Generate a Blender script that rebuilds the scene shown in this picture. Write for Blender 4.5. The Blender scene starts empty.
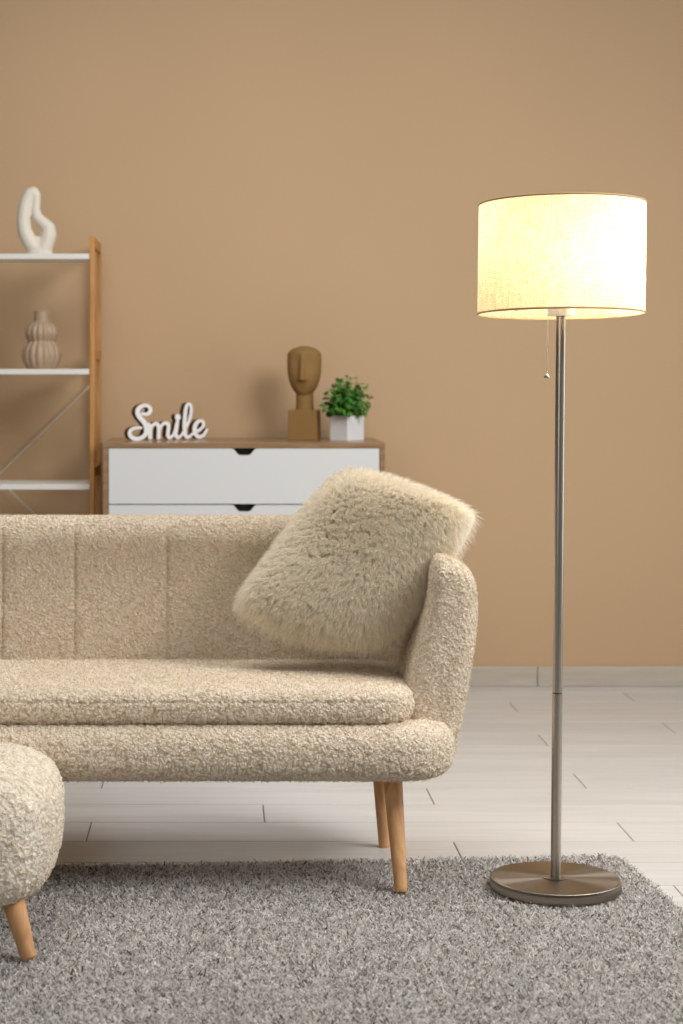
import bpy, bmesh, math, random
import numpy as np
from mathutils import Vector, Matrix, noise as mnoise
random.seed(7); rng = np.random.default_rng(7)
SC = bpy.context.scene; COL = SC.collection
PI = math.pi
F = 1900.0; CX = 220.0; CY = 380.0; EYE = 1.187
def wx(px, Y): return (px - CX) * Y / F
def wz(py, Y): return EYE - (py - CY) * Y / F

# ------------------------------------------------------------------ helpers
def link(o, parent=None):
    COL.objects.link(o)
    if parent: o.parent = parent
    return o
def tag(o, label=None, cat=None, group=None, kind=None):
    if label: o['label'] = label
    if cat: o['category'] = cat
    if group: o['group'] = group
    if kind: o['kind'] = kind
    return o
def empty(name, loc, label, cat, group=None, rz=0):
    o = bpy.data.objects.new(name, None); o.empty_display_size = .1
    o.location = loc; o.rotation_euler = (0, 0, rz)
    link(o); return tag(o, label, cat, group)
def mesh_np(name, V, Fq, mat, parent=None, smooth=True):
    V = np.asarray(V, dtype=np.float32).reshape(-1, 3); Fq = np.asarray(Fq, dtype=np.int32)
    me = bpy.data.meshes.new(name); k = Fq.shape[1]; n = len(Fq)
    me.vertices.add(len(V)); me.vertices.foreach_set('co', V.ravel())
    me.loops.add(n * k); me.loops.foreach_set('vertex_index', Fq.ravel())
    me.polygons.add(n)
    me.polygons.foreach_set('loop_start', np.arange(0, n * k, k, dtype=np.int32))
    me.polygons.foreach_set('loop_total', np.full(n, k, dtype=np.int32))
    me.polygons.foreach_set('use_smooth', np.full(n, smooth, dtype=bool))
    me.update(calc_edges=True); me.validate()
    me.materials.append(mat)
    return link(bpy.data.objects.new(name, me), parent)
def mesh_py(name, V, Fs, mat, parent=None, smooth=False, sharp=True):
    me = bpy.data.meshes.new(name); me.from_pydata([tuple(map(float, v)) for v in V], [], Fs)
    me.polygons.foreach_set('use_smooth', [smooth] * len(me.polygons)); me.update()
    if smooth and sharp: me.set_sharp_from_angle(angle=math.radians(50))
    me.materials.append(mat)
    return link(bpy.data.objects.new(name, me), parent)
def mesh_bm(name, bm, mat, parent=None, smooth=False, bevel=0, seg=2):
    bmesh.ops.recalc_face_normals(bm, faces=bm.faces[:])
    if bevel: bmesh.ops.bevel(bm, geom=bm.edges[:], offset=bevel, segments=seg, affect='EDGES', profile=.5)
    me = bpy.data.meshes.new(name); bm.to_mesh(me); bm.free()
    me.polygons.foreach_set('use_smooth', [smooth] * len(me.polygons)); me.materials.append(mat)
    return link(bpy.data.objects.new(name, me), parent)
def add_box(bm, lo, hi):
    c = [(a + b) / 2 for a, b in zip(lo, hi)]; s = [abs(b - a) for a, b in zip(lo, hi)]
    bmesh.ops.create_cube(bm, size=1, matrix=Matrix.Translation(c) @ Matrix.Diagonal((*s, 1)))
def box(name, lo, hi, mat, parent=None, bevel=.0015):
    bm = bmesh.new(); add_box(bm, lo, hi)
    return mesh_bm(name, bm, mat, parent, bevel=bevel)
def lathe(name, prof, mat, parent=None, n=64, off=(0, 0, 0), rfun=None, smooth=True):
    """prof: list of (r, z) bottom to top; ends at r=0 close."""
    V = []; 
    for (r, z) in prof:
        for i in range(n):
            a = 2 * PI * i / n; rr = rfun(r, z, a) if rfun else r
            V.append((off[0] + rr * math.cos(a), off[1] + rr * math.sin(a), off[2] + z))
    Fs = []
    for j in range(len(prof) - 1):
        for i in range(n):
            Fs.append((j * n + i, j * n + (i + 1) % n, (j + 1) * n + (i + 1) % n, (j + 1) * n + i))
    if prof[0][0] > 1e-6: Fs.append(tuple(range(n - 1, -1, -1)))
    if prof[-1][0] > 1e-6: Fs.append(tuple((len(prof) - 1) * n + i for i in range(n)))
    return mesh_py(name, V, Fs, mat, parent, smooth)
def tube(name, pts, radii, mat, parent=None, n=10, smooth=True):
    pts = [Vector(p) for p in pts]
    if not hasattr(radii, '__len__'): radii = [radii] * len(pts)
    V = []; up = Vector((0, 0, 1)); prev = None
    for i, p in enumerate(pts):
        t = (pts[min(i + 1, len(pts) - 1)] - pts[max(i - 1, 0)]).normalized()
        if prev is None:
            a = Vector((1, 0, 0)) if abs(t.z) > .7 else up
            x = t.cross(a).normalized()
        else: x = (prev - t * prev.dot(t)).normalized()
        prev = x; y = t.cross(x)
        for k in range(n):
            an = 2 * PI * k / n
            V.append(p + (x * math.cos(an) + y * math.sin(an)) * radii[i])
    Fs = [(j * n + k, j * n + (k + 1) % n, (j + 1) * n + (k + 1) % n, (j + 1) * n + k) for j in range(len(pts) - 1) for k in range(n)]
    Fs += [tuple(range(n - 1, -1, -1)), tuple((len(pts) - 1) * n + k for k in range(n))]
    return mesh_py(name, V, Fs, mat, parent, smooth)
def grid_faces(nr, nc, wrap_c=False, wrap_r=False):
    r = np.arange(nr if wrap_r else nr - 1); c = np.arange(nc if wrap_c else nc - 1)
    R, Cc = np.meshgrid(r, c, indexing='ij'); R2 = (R + 1) % nr; C2 = (Cc + 1) % nc
    return np.stack([R * nc + Cc, R * nc + C2, R2 * nc + C2, R2 * nc + Cc], -1).reshape(-1, 4)

# ------------------------------------------------------------------ materials
def srgb(r, g, b):
    f = lambda c: (c / 255) / 12.92 if c / 255 <= .04045 else ((c / 255 + .055) / 1.055) ** 2.4
    return (f(r), f(g), f(b), 1)
class NM:
    def __init__(s, name):
        s.m = bpy.data.materials.new(name); s.m.use_nodes = True; s.nt = s.m.node_tree
        s.b = s.nt.nodes['Principled BSDF']; s.out = s.nt.nodes['Material Output']
    def n(s, t, **k):
        nd = s.nt.nodes.new(t)
        for a, v in k.items():
            if a.startswith('_'): setattr(nd, a[1:], v)
            else: nd.inputs[a.replace('__', ' ')].default_value = v
        return nd
    def l(s, a, b): s.nt.links.new(a, b)
    def set(s, **k):
        for a, v in k.items(): s.b.inputs[a.replace('__', ' ')].default_value = v
        return s
    def coords(s, scale=(1, 1, 1), kind='Object'):
        tc = s.n('ShaderNodeTexCoord'); mp = s.n('ShaderNodeMapping'); mp.inputs['Scale'].default_value = scale
        s.l(tc.outputs[kind], mp.inputs[0]); return mp.outputs[0]
    def ramp(s, fac, stops):
        r = s.n('ShaderNodeValToRGB'); e = r.color_ramp.elements
        while len(e) < len(stops): e.new(.5)
        for i, (p, c) in enumerate(stops): e[i].position = p; e[i].color = c
        s.l(fac, r.inputs[0]); return r.outputs[0]
    def bump(s, h, strength=.3, dist=.001):
        b = s.n('ShaderNodeBump', Strength=strength, Distance=dist); s.l(h, b.inputs['Height']); s.l(b.outputs[0], s.b.inputs['Normal']); return b
def flat(name, c, rough=.5, metal=0, **k):
    m = NM(name); m.set(Base__Color=srgb(*c), Roughness=rough, Metallic=metal, **k)
    nz = m.n('ShaderNodeTexNoise', Scale=60.0, Detail=3.0); m.l(m.coords(), nz.inputs['Vector'])
    m.bump(nz.outputs[0], .06, .001)
    return m.m
def paint(name, c):
    m = NM(name); m.set(Roughness=.75)
    v = m.coords(); nz = m.n('ShaderNodeTexNoise', Scale=1.3, Detail=2.0); m.l(v, nz.inputs['Vector'])
    a = srgb(*c); d = tuple(x * .96 for x in a[:3]) + (1,)
    m.l(m.ramp(nz.outputs[0], [(.3, d), (.7, a)]), m.b.inputs['Base Color'])
    n2 = m.n('ShaderNodeTexNoise', Scale=350.0, Detail=3.0); m.l(v, n2.inputs['Vector']); m.bump(n2.outputs[0], .12, .001)
    return m.m
def wood(name, c1, c2, scale=(4, 60, 60), rough=.45, spec=.4, island=0.0):
    m = NM(name); m.set(Roughness=rough, Specular__IOR__Level=spec)
    v = m.coords(scale)
    if island:
        g = m.n('ShaderNodeNewGeometry'); cm = m.n('ShaderNodeVectorMath', _operation='ADD')
        mul = m.n('ShaderNodeMath', _operation='MULTIPLY'); mul.inputs[1].default_value = 37.0
        m.l(g.outputs['Random Per Island'], mul.inputs[0]); m.l(v, cm.inputs[0]); m.l(mul.outputs[0], cm.inputs[1]); v = cm.outputs[0]
    nz = m.n('ShaderNodeTexNoise', Scale=1.0, Detail=6.0, Distortion=1.2); m.l(v, nz.inputs['Vector'])
    col = m.ramp(nz.outputs[0], [(.3, srgb(*c1)), (.7, srgb(*c2))])
    if island:
        mr = m.n('ShaderNodeMapRange'); mr.inputs['To Min'].default_value = 1 - island; mr.inputs['To Max'].default_value = 1
        m.l(g.outputs['Random Per Island'], mr.inputs['Value'])
        mx = m.n('ShaderNodeMix', _data_type='RGBA', _blend_type='MULTIPLY'); mx.inputs[0].default_value = 1
        m.l(col, mx.inputs[6]); m.l(mr.outputs[0], mx.inputs[7]); col = mx.outputs[2]
    m.l(col, m.b.inputs['Base Color']); m.bump(nz.outputs[0], .08, .001)
    return m.m
def boucle(name, c, amp=.0060, scale=125.0):
    m = NM(name); m.set(Roughness=.95, Specular__IOR__Level=.1, Sheen__Weight=.25, Sheen__Roughness=.6)
    v = m.coords()
    nz = m.n('ShaderNodeTexNoise', Scale=scale * .7, Detail=2.0); m.l(v, nz.inputs['Vector'])
    sb = m.n('ShaderNodeVectorMath', _operation='SUBTRACT'); sb.inputs[1].default_value = (.5, .5, .5); m.l(nz.outputs['Color'], sb.inputs[0])
    ml = m.n('ShaderNodeVectorMath', _operation='SCALE'); ml.inputs['Scale'].default_value = 1.6 / scale; m.l(sb.outputs[0], ml.inputs[0])
    ad = m.n('ShaderNodeVectorMath', _operation='ADD'); m.l(v, ad.inputs[0]); m.l(ml.outputs[0], ad.inputs[1])
    vo = m.n('ShaderNodeTexVoronoi', Scale=scale); vo.feature = 'SMOOTH_F1'; vo.inputs['Smoothness'].default_value = .35; m.l(ad.outputs[0], vo.inputs['Vector'])
    n2 = m.n('ShaderNodeTexNoise', Scale=scale * 3.2, Detail=3.0, Roughness=.65); m.l(v, n2.inputs['Vector'])
    n3 = m.n('ShaderNodeTexNoise', Scale=scale * .33, Detail=2.0); m.l(v, n3.inputs['Vector'])
    def mm(op, a, b, cst=None):
        q = m.n('ShaderNodeMath', _operation=op)
        m.l(a, q.inputs[0])
        if cst is not None: q.inputs[1].default_value = cst
        else: m.l(b, q.inputs[1])
        return q.outputs[0]
    inv = mm('MULTIPLY', vo.outputs['Distance'], None, -1.15)
    h = mm('ADD', inv, mm('MULTIPLY', n2.outputs[0], None, .75))
    h = mm('ADD', h, mm('MULTIPLY', n3.outputs[0], None, .8))
    d = m.n('ShaderNodeDisplacement', Midlevel=0.3, Scale=amp); m.l(h, d.inputs['Height']); m.l(d.outputs[0], m.out.inputs['Displacement'])
    m.m.displacement_method = 'BOTH'
    a = srgb(*c); lo = (a[0] * .74, a[1] * .70, a[2] * .62, 1)  # crevices between nubs darkened in the base colour, standing in for shade
    m.l(m.ramp(h, [(-.0, lo), (.30, a)]), m.b.inputs['Base Color'])
    return m.m
def fibre(name, stops, trans=.3):
    m = NM(name); nt = m.nt; g = m.n('ShaderNodeNewGeometry')
    col = m.ramp(g.outputs['Random Per Island'], stops)
    df = m.n('ShaderNodeBsdfDiffuse'); tr = m.n('ShaderNodeBsdfTranslucent'); mx = m.n('ShaderNodeMixShader'); mx.inputs[0].default_value = trans
    m.l(col, df.inputs[0]); m.l(col, tr.inputs[0]); m.l(df.outputs[0], mx.inputs[1]); m.l(tr.outputs[0], mx.inputs[2]); m.l(mx.outputs[0], m.out.inputs[0])
    nt.nodes.remove(m.b); return m.m

M = {}
M['wall'] = paint('wall_paint', (197, 165, 128))
M['plank'] = wood('white_laminate', (206, 204, 200), (220, 218, 215), (1.6, 18, 18), .32, .5, island=.07)
M['gap'] = flat('joint_dark', (118, 110, 100), .8)
M['skirt'] = wood('grey_laminate', (182, 170, 154), (198, 188, 174), (3, 20, 50), .5)
M['bamboo'] = wood('bamboo', (178, 122, 62), (204, 148, 86), (40, 40, 5), .5)
M['leg'] = wood('beech', (202, 148, 100), (226, 176, 126), (45, 45, 4), .42)
M['walnut'] = wood('brown_laminate', (132, 102, 74), (158, 126, 94), (5, 60, 60), .24)
M['white'] = flat('white_lacquer', (214, 215, 215), .35)
M['shelfwhite'] = flat('white_board', (224, 222, 216), .4)
M['dark'] = flat('dark_recess', (22, 20, 18), .9)
M['signwhite'] = flat('sign_white', (240, 240, 240), .45)
M['signside'] = flat('sign_brown_edge', (96, 56, 28), .6)
M['ceramic'] = flat('matte_ceramic', (222, 214, 200), .6)
M['vase'] = flat('taupe_ceramic', (172, 148, 124), .42)
M['ochre'] = flat('ochre_stone', (140, 106, 56), .75)
M['pot'] = flat('white_pot', (236, 236, 238), .25)
M['soil'] = flat('soil', (60, 45, 30), .95)
M['stem'] = flat('plant_stem', (60, 110, 30), .6)
M['wire'] = flat('wire_metal', (214, 208, 196), .4, .2)
M['boucle'] = boucle('cream_boucle', (241, 226, 206))
M['boucle_ott'] = boucle('cream_boucle_ottoman', (252, 241, 225), .0085, 90.0)
M['fur'] = fibre('ivory_fur', [(0, srgb(249, 241, 224)), (.5, srgb(254, 249, 238)), (1, srgb(255, 253, 247))], .62)
M['pillow'] = flat('pillow_cloth', (252, 246, 232), .95)
M['fuzz'] = fibre('cream_fuzz', [(0, srgb(232, 216, 190)), (1, srgb(246, 234, 212))], .3)
M['pile'] = fibre('rug_pile', [(0, srgb(80, 74, 68)), (.24, srgb(186, 179, 173)), (.3, srgb(226, 222, 218)), (1, srgb(250, 247, 243))], .35)
M['rugbase'] = flat('rug_backing', (140, 134, 128), .95)
# leaf
lm = NM('leaf_green'); g = lm.n('ShaderNodeNewGeometry')
lm.l(lm.ramp(g.outputs['Random Per Island'], [(0, srgb(28, 80, 12)), (.5, srgb(52, 118, 24)), (1, srgb(86, 150, 44))]), lm.b.inputs['Base Color'])
lm.set(Roughness=.5); M['leaf'] = lm.m
# brushed steel
sm = NM('brushed_steel'); sm.set(Base__Color=srgb(190, 182, 170), Metallic=1.0, Roughness=.34)
nz = sm.n('ShaderNodeTexNoise', Scale=1.0, Detail=2.0); sm.l(sm.coords((400, 400, 6)), nz.inputs['Vector']); sm.bump(nz.outputs[0], .05, .001); M['steel'] = sm.m
# radially brushed disc
dm = NM('turned_steel'); dm.set(Base__Color=srgb(160, 150, 138), Metallic=1.0, Roughness=.36, Anisotropic=.92)
tg = dm.n('ShaderNodeTangent'); tg.direction_type = 'RADIAL'; tg.axis = 'Z'; dm.l(tg.outputs[0], dm.b.inputs['Tangent']); M['disc'] = dm.m
# lampshade linen
sh = NM('linen_shade'); nt = sh.nt; v = sh.coords((1, 1, 1))
w1 = sh.n('ShaderNodeTexNoise', Scale=1.0, Detail=3.0); w2 = sh.n('ShaderNodeTexNoise', Scale=1.0, Detail=3.0)
sh.l(sh.coords((60, 60, 900)), w1.inputs['Vector']); sh.l(sh.coords((600, 600, 30)), w2.inputs['Vector'])
ad = sh.n('ShaderNodeMath', _operation='ADD'); sh.l(w1.outputs[0], ad.inputs[0]); sh.l(w2.outputs[0], ad.inputs[1])
hf = sh.n('ShaderNodeMath', _operation='MULTIPLY'); hf.inputs[1].default_value = .5; sh.l(ad.outputs[0], hf.inputs[0])
col = sh.ramp(hf.outputs[0], [(.36, srgb(196, 170, 128)), (.6, srgb(246, 230, 198))])
df = sh.n('ShaderNodeBsdfDiffuse'); tr = sh.n('ShaderNodeBsdfTranslucent'); mx = sh.n('ShaderNodeMixShader'); mx.inputs[0].default_value = .5
sh.l(col, df.inputs[0]); sh.l(col, tr.inputs[0]); sh.l(df.outputs[0], mx.inputs[1]); sh.l(tr.outputs[0], mx.inputs[2]); sh.l(mx.outputs[0], sh.out.inputs[0]); nt.nodes.remove(sh.b)
M['shade'] = sh.m
M['trimcloth'] = flat('shade_rim_tape', (168, 140, 104), .8)
bl = NM('bulb_glow'); bl.set(Base__Color=(1, 1, 1, 1), Emission__Color=srgb(255, 226, 176), Emission__Strength=14.0); M['bulb'] = bl.m

# ------------------------------------------------------------------ room shell
WY = 7.37
def struct(o): o['kind'] = 'structure'; return o
struct(box('wall_back', (-4.2, WY, 0), (4.6, WY + .12, 3.4), M['wall'], bevel=0))
# floor: planks (one mesh) over a dark joint bed
W = .2125; L = 1.41
rows = {0: -.33, 1: 1.08, 2: .135, 3: .60, 4: 1.058, 5: -.22, 6: .33, 7: 1.047, 8: 1.515, 9: .22, 10: 1.016, 11: .5, -1: .616}
V = []; Fs = []
def plank(x0, x1, y0, y1):
    g = .0011; c = .0012
    x0 += g; x1 -= g; y0 += g; y1 -= g; b = len(V)
    V.extend([(x0, y0, -.004), (x1, y0, -.004), (x1, y1, -.004), (x0, y1, -.004),
              (x0 + c, y0 + c, 0), (x1 - c, y0 + c, 0), (x1 - c, y1 - c, 0), (x0 + c, y1 - c, 0)])
    Fs.append((b + 4, b + 5, b + 6, b + 7))
    for k in range(4): Fs.append((b + k, b + (k + 1) % 4, b + 4 + (k + 1) % 4, b + 4 + k))
rr = random.Random(3)
for k in range(-16, 14):
    y0 = 4.888 + W * (k - 1); y1 = min(y0 + W, WY)
    if y1 - y0 < .01: continue
    off = (.60, 1.065, 1.53)[k % 3]; x = off - L * math.ceil((off + 4.2) / L)
    while x < 4.6:
        plank(max(x, -4.2), min(x + L, 4.6), y0, y1) if min(x + L, 4.6) - max(x, -4.2) > .01 else None
        x += L
floor = mesh_py('floor', V, Fs, M['plank']); struct(floor)
bed = box('joint_bed', (-4.2, 1.2, -.05), (4.6, WY, -.003), M['gap'], floor, bevel=0)
bb = box('baseboard_back', (-4.2, WY - .014, 0), (wx(537, WY) - .001, WY, .077), M['skirt'], bevel=.003); struct(bb)
bb2 = box('baseboard_back', (wx(537, WY) + .001, WY - .014, 0), (4.6, WY, .077), M['skirt'], bevel=.003); struct(bb2)

# ------------------------------------------------------------------ fibres (ribbons in one mesh)
def ribbons(name, P, D, length, width, mat, parent, segs=3, curl=0.0, tipw=.25, bend=None, clump=None):
    n = len(P); length = np.broadcast_to(length, (n,)); width = np.broadcast_to(width, (n,))
    t = np.linspace(0, 1, segs + 1)
    pts = P[:, None, :] + D[:, None, :] * (length[:, None] * t[None, :])[:, :, None]
    if bend is not None: pts = pts + bend[:, None, :] * (t[None, :, None] ** 2)
    if clump is not None: pts = pts + clump[:, None, :] * (t[None, :, None] ** 1.4)
    if curl:
        ph = rng.random((n, 3)) * 6.28
        pts = pts + curl * t[None, :, None] * np.sin(ph[:, None, :] + t[None, :, None] * 5.0)
    R = rng.normal(size=(n, 3)); R -= D * np.sum(R * D, 1, keepdims=True) / np.maximum(np.sum(D * D, 1, keepdims=True), 1e-9)
    R /= np.linalg.norm(R, axis=1, keepdims=True) + 1e-9
    w = width[:, None] * (1 - (1 - tipw) * t[None, :])
    A = pts - R[:, None, :] * w[:, :, None] / 2; B = pts + R[:, None, :] * w[:, :, None] / 2
    Vv = np.stack([A, B], 2).reshape(-1, 3)
    base = (np.arange(n) * (segs + 1) * 2)[:, None] + (np.arange(segs) * 2)[None, :]
    Fq = np.stack([base, base + 1, base + 3, base + 2], -1).reshape(-1, 4)
    return mesh_np(name, Vv, Fq, mat, parent)
def unit(a): return a / (np.linalg.norm(a, axis=-1, keepdims=True) + 1e-9)
def sample_surface(V, Fq, n, keep=None):
    V = np.asarray(V, float); a, b, c, d = (V[Fq[:, i]] for i in range(4))
    nrm = np.cross(c - a, d - b); ar = .5 * np.linalg.norm(nrm, axis=1); nrm = unit(nrm)
    if keep is not None: ar = ar * keep((a + c) / 2, nrm)
    idx = rng.choice(len(Fq), size=n, p=ar / ar.sum()); u = rng.random((n, 1)); v = rng.random((n, 1))
    P = (a[idx] * (1 - u) + b[idx] * u) * (1 - v) + (d[idx] * (1 - u) + c[idx] * u) * v
    return P, nrm[idx]

# ------------------------------------------------------------------ rug
RZ = .009; PILE = .017
rx0, rx1, ry0, ry1 = -1.95, .985, 2.2, 4.645
rug = empty('shaggy_rug', ((rx0 + rx1) / 2, 3.4, 0), 'light grey speckled shaggy rug on the white plank floor', 'rug')
cxr, cyr = (rx0 + rx1) / 2, 3.4
ra = math.radians(4.3); vx, vy = cxr - rx1, cyr - ry1
rug.location = (rx1 + vx * math.cos(ra) - vy * math.sin(ra), 4.685 + vx * math.sin(ra) + vy * math.cos(ra), 0); rug.rotation_euler = (0, 0, ra)
box('backing', (rx0 - cxr, ry0 - cyr, 0), (rx1 - cxr, ry1 - cyr, RZ), M['rugbase'], rug, bevel=.001)
n = 460000
px_ = rng.uniform(rx0, rx1, n * 2); py_ = rng.uniform(2.9, ry1, n * 2)
sel = np.ones(n * 2, bool)
# tidy corner rounding
d = np.hypot(np.maximum(px_ - (rx1 - .05), 0), np.maximum(py_ - (ry1 - .05), 0)); sel &= d < .05
px_ = px_[sel][:n]; py_ = py_[sel][:n]
P = np.stack([px_ - cxr, py_ - cyr, np.full(len(px_), RZ)], 1)
D = unit(np.stack([rng.normal(0, .75, len(P)), rng.normal(0, .75, len(P)), np.ones(len(P))], 1))
pile = ribbons('pile', P, D, rng.uniform(.006, .0115, len(P)), rng.uniform(.0018, .0034, len(P)), M['pile'], rug, segs=3, curl=.006, tipw=.8)
pile['kind'] = 'stuff'

# ------------------------------------------------------------------ upholstery generators
def outline(hx, hy, R, d, M_):
    """rounded rectangle with corner radius R inset by d; M_ points, evenly parametrised on the un-inset outline"""
    R2 = max(R - d, .004); hx2 = hx - d; hy2 = hy - d
    q = []
    segs = [('l', 2 * (hy - R)), ('a', R * PI / 2), ('l', 2 * (hx - R)), ('a', R * PI / 2)] * 2
    tot = sum(s[1] for s in segs); cnt = [max(2, int(round(M_ * s[1] / tot))) for s in segs]
    dirs = 0
    cs = [(hx2 - R2, hy2 - R2), (-hx2 + R2, hy2 - R2), (-hx2 + R2, -hy2 + R2), (hx2 - R2, -hy2 + R2)]
    lines = [((hx2, -hy2 + R2), (hx2, hy2 - R2)), ((hx2 - R2, hy2), (-hx2 + R2, hy2)), ((-hx2, hy2 - R2), (-hx2, -hy2 + R2)), ((-hx2 + R2, -hy2), (hx2 - R2, -hy2))]
    for k in range(4):
        (ax, ay), (bx, by) = lines[k]; c = cnt[2 * k]
        for i in range(c): q.append((ax + (bx - ax) * i / c, ay + (by - ay) * i / c))
        c = cnt[2 * k + 1]; ccx, ccy = cs[k]
        for i in range(c):
            an = k * PI / 2 + PI / 2 * i / c; q.append((ccx + R2 * math.cos(an), ccy + R2 * math.sin(an)))
    return np.array(q)
def slab(hx, hy, R, z0, z1, e, res=.0031, power=2.4, crown=0.0):
    """plush slab; e = how far the rim rounds inwards. returns verts, quads"""
    per = 4 * (hx + hy); M_ = int(per / res); hz = (z1 - z0) / 2; zc = (z0 + z1) / 2
    rings = []
    nin = int((hy - e) / (res * 1.2))
    for i in range(12): rings.append((hy * .999 - (hy * .999 - e) * i / 12, z0, 0))
    na = int(PI * max(hz, e) / res * 1.0)
    for i in range(na + 1):
        a = -PI / 2 + PI * i / na; c = abs(math.cos(a)) ** (2 / power); s = math.copysign(abs(math.sin(a)) ** (2 / power), math.sin(a))
        rings.append((e * (1 - c), zc + hz * s, 0))
    for i in range(1, nin + 1):
        f = i / nin; rings.append((e + (hy * .999 - e) * f, z1 + crown * (1 - (1 - f) ** 2), 0))
    Vv = []
    for (dd, z, _) in rings:
        o = outline(hx, hy, R, dd, M_); Vv.append(np.column_stack([o, np.full(len(o), z)]))
    nc = len(Vv[0]); Vv = np.concatenate(Vv); Fq = grid_faces(len(rings), nc, wrap_c=True)
    return Vv, Fq

# ------------------------------------------------------------------ sofa
SX, SY = -.46, 4.62
sofa = empty('two_seat_sofa', (SX, SY, 0), 'cream boucle sofa with curved arm and tapered wooden legs', 'sofa')
# base
HW = 1.005
Vb, Fb = slab(HW, .315, .13, .270, .400, .06)
Vb[:, 1] += 4.61 - SY
def weld(o, d=.0012):
    bm = bmesh.new(); bm.from_mesh(o.data); bmesh.ops.remove_doubles(bm, verts=bm.verts[:], dist=d); bm.to_mesh(o.data); bm.free()
base = mesh_np('seat_base', Vb, Fb, M['boucle'], sofa); weld(base)
# cushion
Vc, Fc = slab(.913, .262, .10, .394, .478, .045, crown=.004)
Vc[:, 1] += 4.59 - SY
zz = Vc[:, 2]; seam = np.exp(-((zz - .452) / .0028) ** 2)
rad = unit(np.column_stack([np.clip(Vc[:, 0], -.85, .85) * 0 + np.where(abs(Vc[:, 0]) > .85, np.sign(Vc[:, 0]) * (abs(Vc[:, 0]) - .82), 0), Vc[:, 1] + .03, 0 * zz]))
Vc -= rad * (seam * .0035)[:, None]
cushion = mesh_np('seat_cushion', Vc, Fc, M['boucle'], sofa); weld(cushion)
# shell: back and both arms in one sweep
def shell():
    armx = .965; backy = 4.915 - SY; fy = 4.445 - SY; Rc = .17
    path = []  # (x, y, nx, ny) outward normal
    st = .0032
    def seg(p, q, nrm):
        Ls = math.dist(p, q); m = max(1, int(Ls / st))
        for i in range(m): path.append((p[0] + (q[0] - p[0]) * i / m, p[1] + (q[1] - p[1]) * i / m, nrm[0], nrm[1]))
    seg((armx, fy), (armx, backy - Rc), (1, 0))
    m = int(Rc * PI / 2 / st)
    for i in range(m):
        a = PI / 2 * i / m; path.append((armx - Rc + Rc * math.cos(a), backy - Rc + Rc * math.sin(a), math.cos(a), math.sin(a)))
    seg((armx - Rc, backy), (-armx + Rc, backy), (0, 1))
    for i in range(m):
        a = PI / 2 + PI / 2 * i / m; path.append((-armx + Rc + Rc * math.cos(a), backy - Rc + Rc * math.sin(a), math.cos(a), math.sin(a)))
    seg((-armx, backy - Rc), (-armx, fy), (-1, 0)); path.append((-armx, fy, -1, 0))
    path = np.array(path); 
    # profile parameter: stadium around a spine
    ztop_arm, ztop_back, zb = .772, .836, .272
    rounds = 16; rim = .058
    sections = []
    caps = [(rim * (1 - math.sin(PI / 2 * i / rounds)), 1 - math.cos(PI / 2 * i / rounds)) for i in range(rounds)]  # (offset ahead...)
    def section(x, y, nx, ny, rho_in, fwd):
        u = np.clip((armx - .02 - abs(x)) / .27, 0, 1); sb = u * u * (3 - 2 * u)
        zt = ztop_arm + (ztop_back - ztop_arm) * sb; half = .062 + .006 * sb
        lean = .15; rho = half - rho_in
        z0 = zb + .045; z1 = zt - half; ns = 140; na = 26
        pts = []
        # outer side up
        bot = .045 - rho_in * .045 / half
        for i in range(ns): pts.append((rho * 1.0, z0 + (z1 - z0) * i / ns))
        for i in range(na * 2): a = PI * i / (na * 2); pts.append((rho * math.cos(a), z1 + rho * math.sin(a)))
        for i in range(ns): pts.append((-rho, z1 - (z1 - z0) * i / ns))
        for i in range(na): a = PI + PI * i / na; pts.append((rho * math.cos(a), z0 + bot * math.sin(a)))
        pts = np.array(pts); zz = pts[:, 1]
        bulge = .010 * np.sin(np.clip((zz - zb) / (zt - zb), 0, 1) * PI)
        o = pts[:, 0] + lean * (zz - .45) - 1.1 * np.maximum(zz - .60, 0) ** 2 + .13 * (1 - sb) * np.clip(zz - .45, 0, .26) * np.clip(-pts[:, 0] / half, 0, 1) + np.sign(pts[:, 0]) * bulge * (1 - rho_in / half)
        ty = -1 if nx > .5 and abs(ny) < .1 else (-1 if nx < -.5 and abs(ny) < .1 else 0)
        # the arm front leans: lower part comes forward less
        X = x + nx * o; Y = y + ny * o + ty * fwd
        return np.column_stack([X, Y, zz])
    half0 = .062
    inner = [half0 - .0005 - (half0 - rim) * 0 for _ in range(1)]
    first = path[0]; last = path[-1]
    S = []
    flatr = [(.060, rim * 1.0 - .0)] + [(.05, rim + .000), (.04, rim)]
    ring = []
    # from centre outward over the front face, then round the rim
    rr_ = .040
    for q in (.0615, .056, .051, .046, .0425): ring.append((q, rr_))
    for i in range(rounds + 1):
        a = PI / 2 * i / rounds; ring.append((rr_ * (1 - math.sin(a)), rr_ * math.cos(a)))
    for (ri, fw) in ring[:-1]: S.append(section(*first, ri, fw))
    for p in path: S.append(section(*p, 0, 0))
    for (ri, fw) in ring[:-1][::-1]: S.append(section(*last, ri, fw))
    nc = len(S[0]); return np.concatenate(S), grid_faces(len(S), nc, wrap_c=True)
Vs, Fsx = shell()
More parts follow.
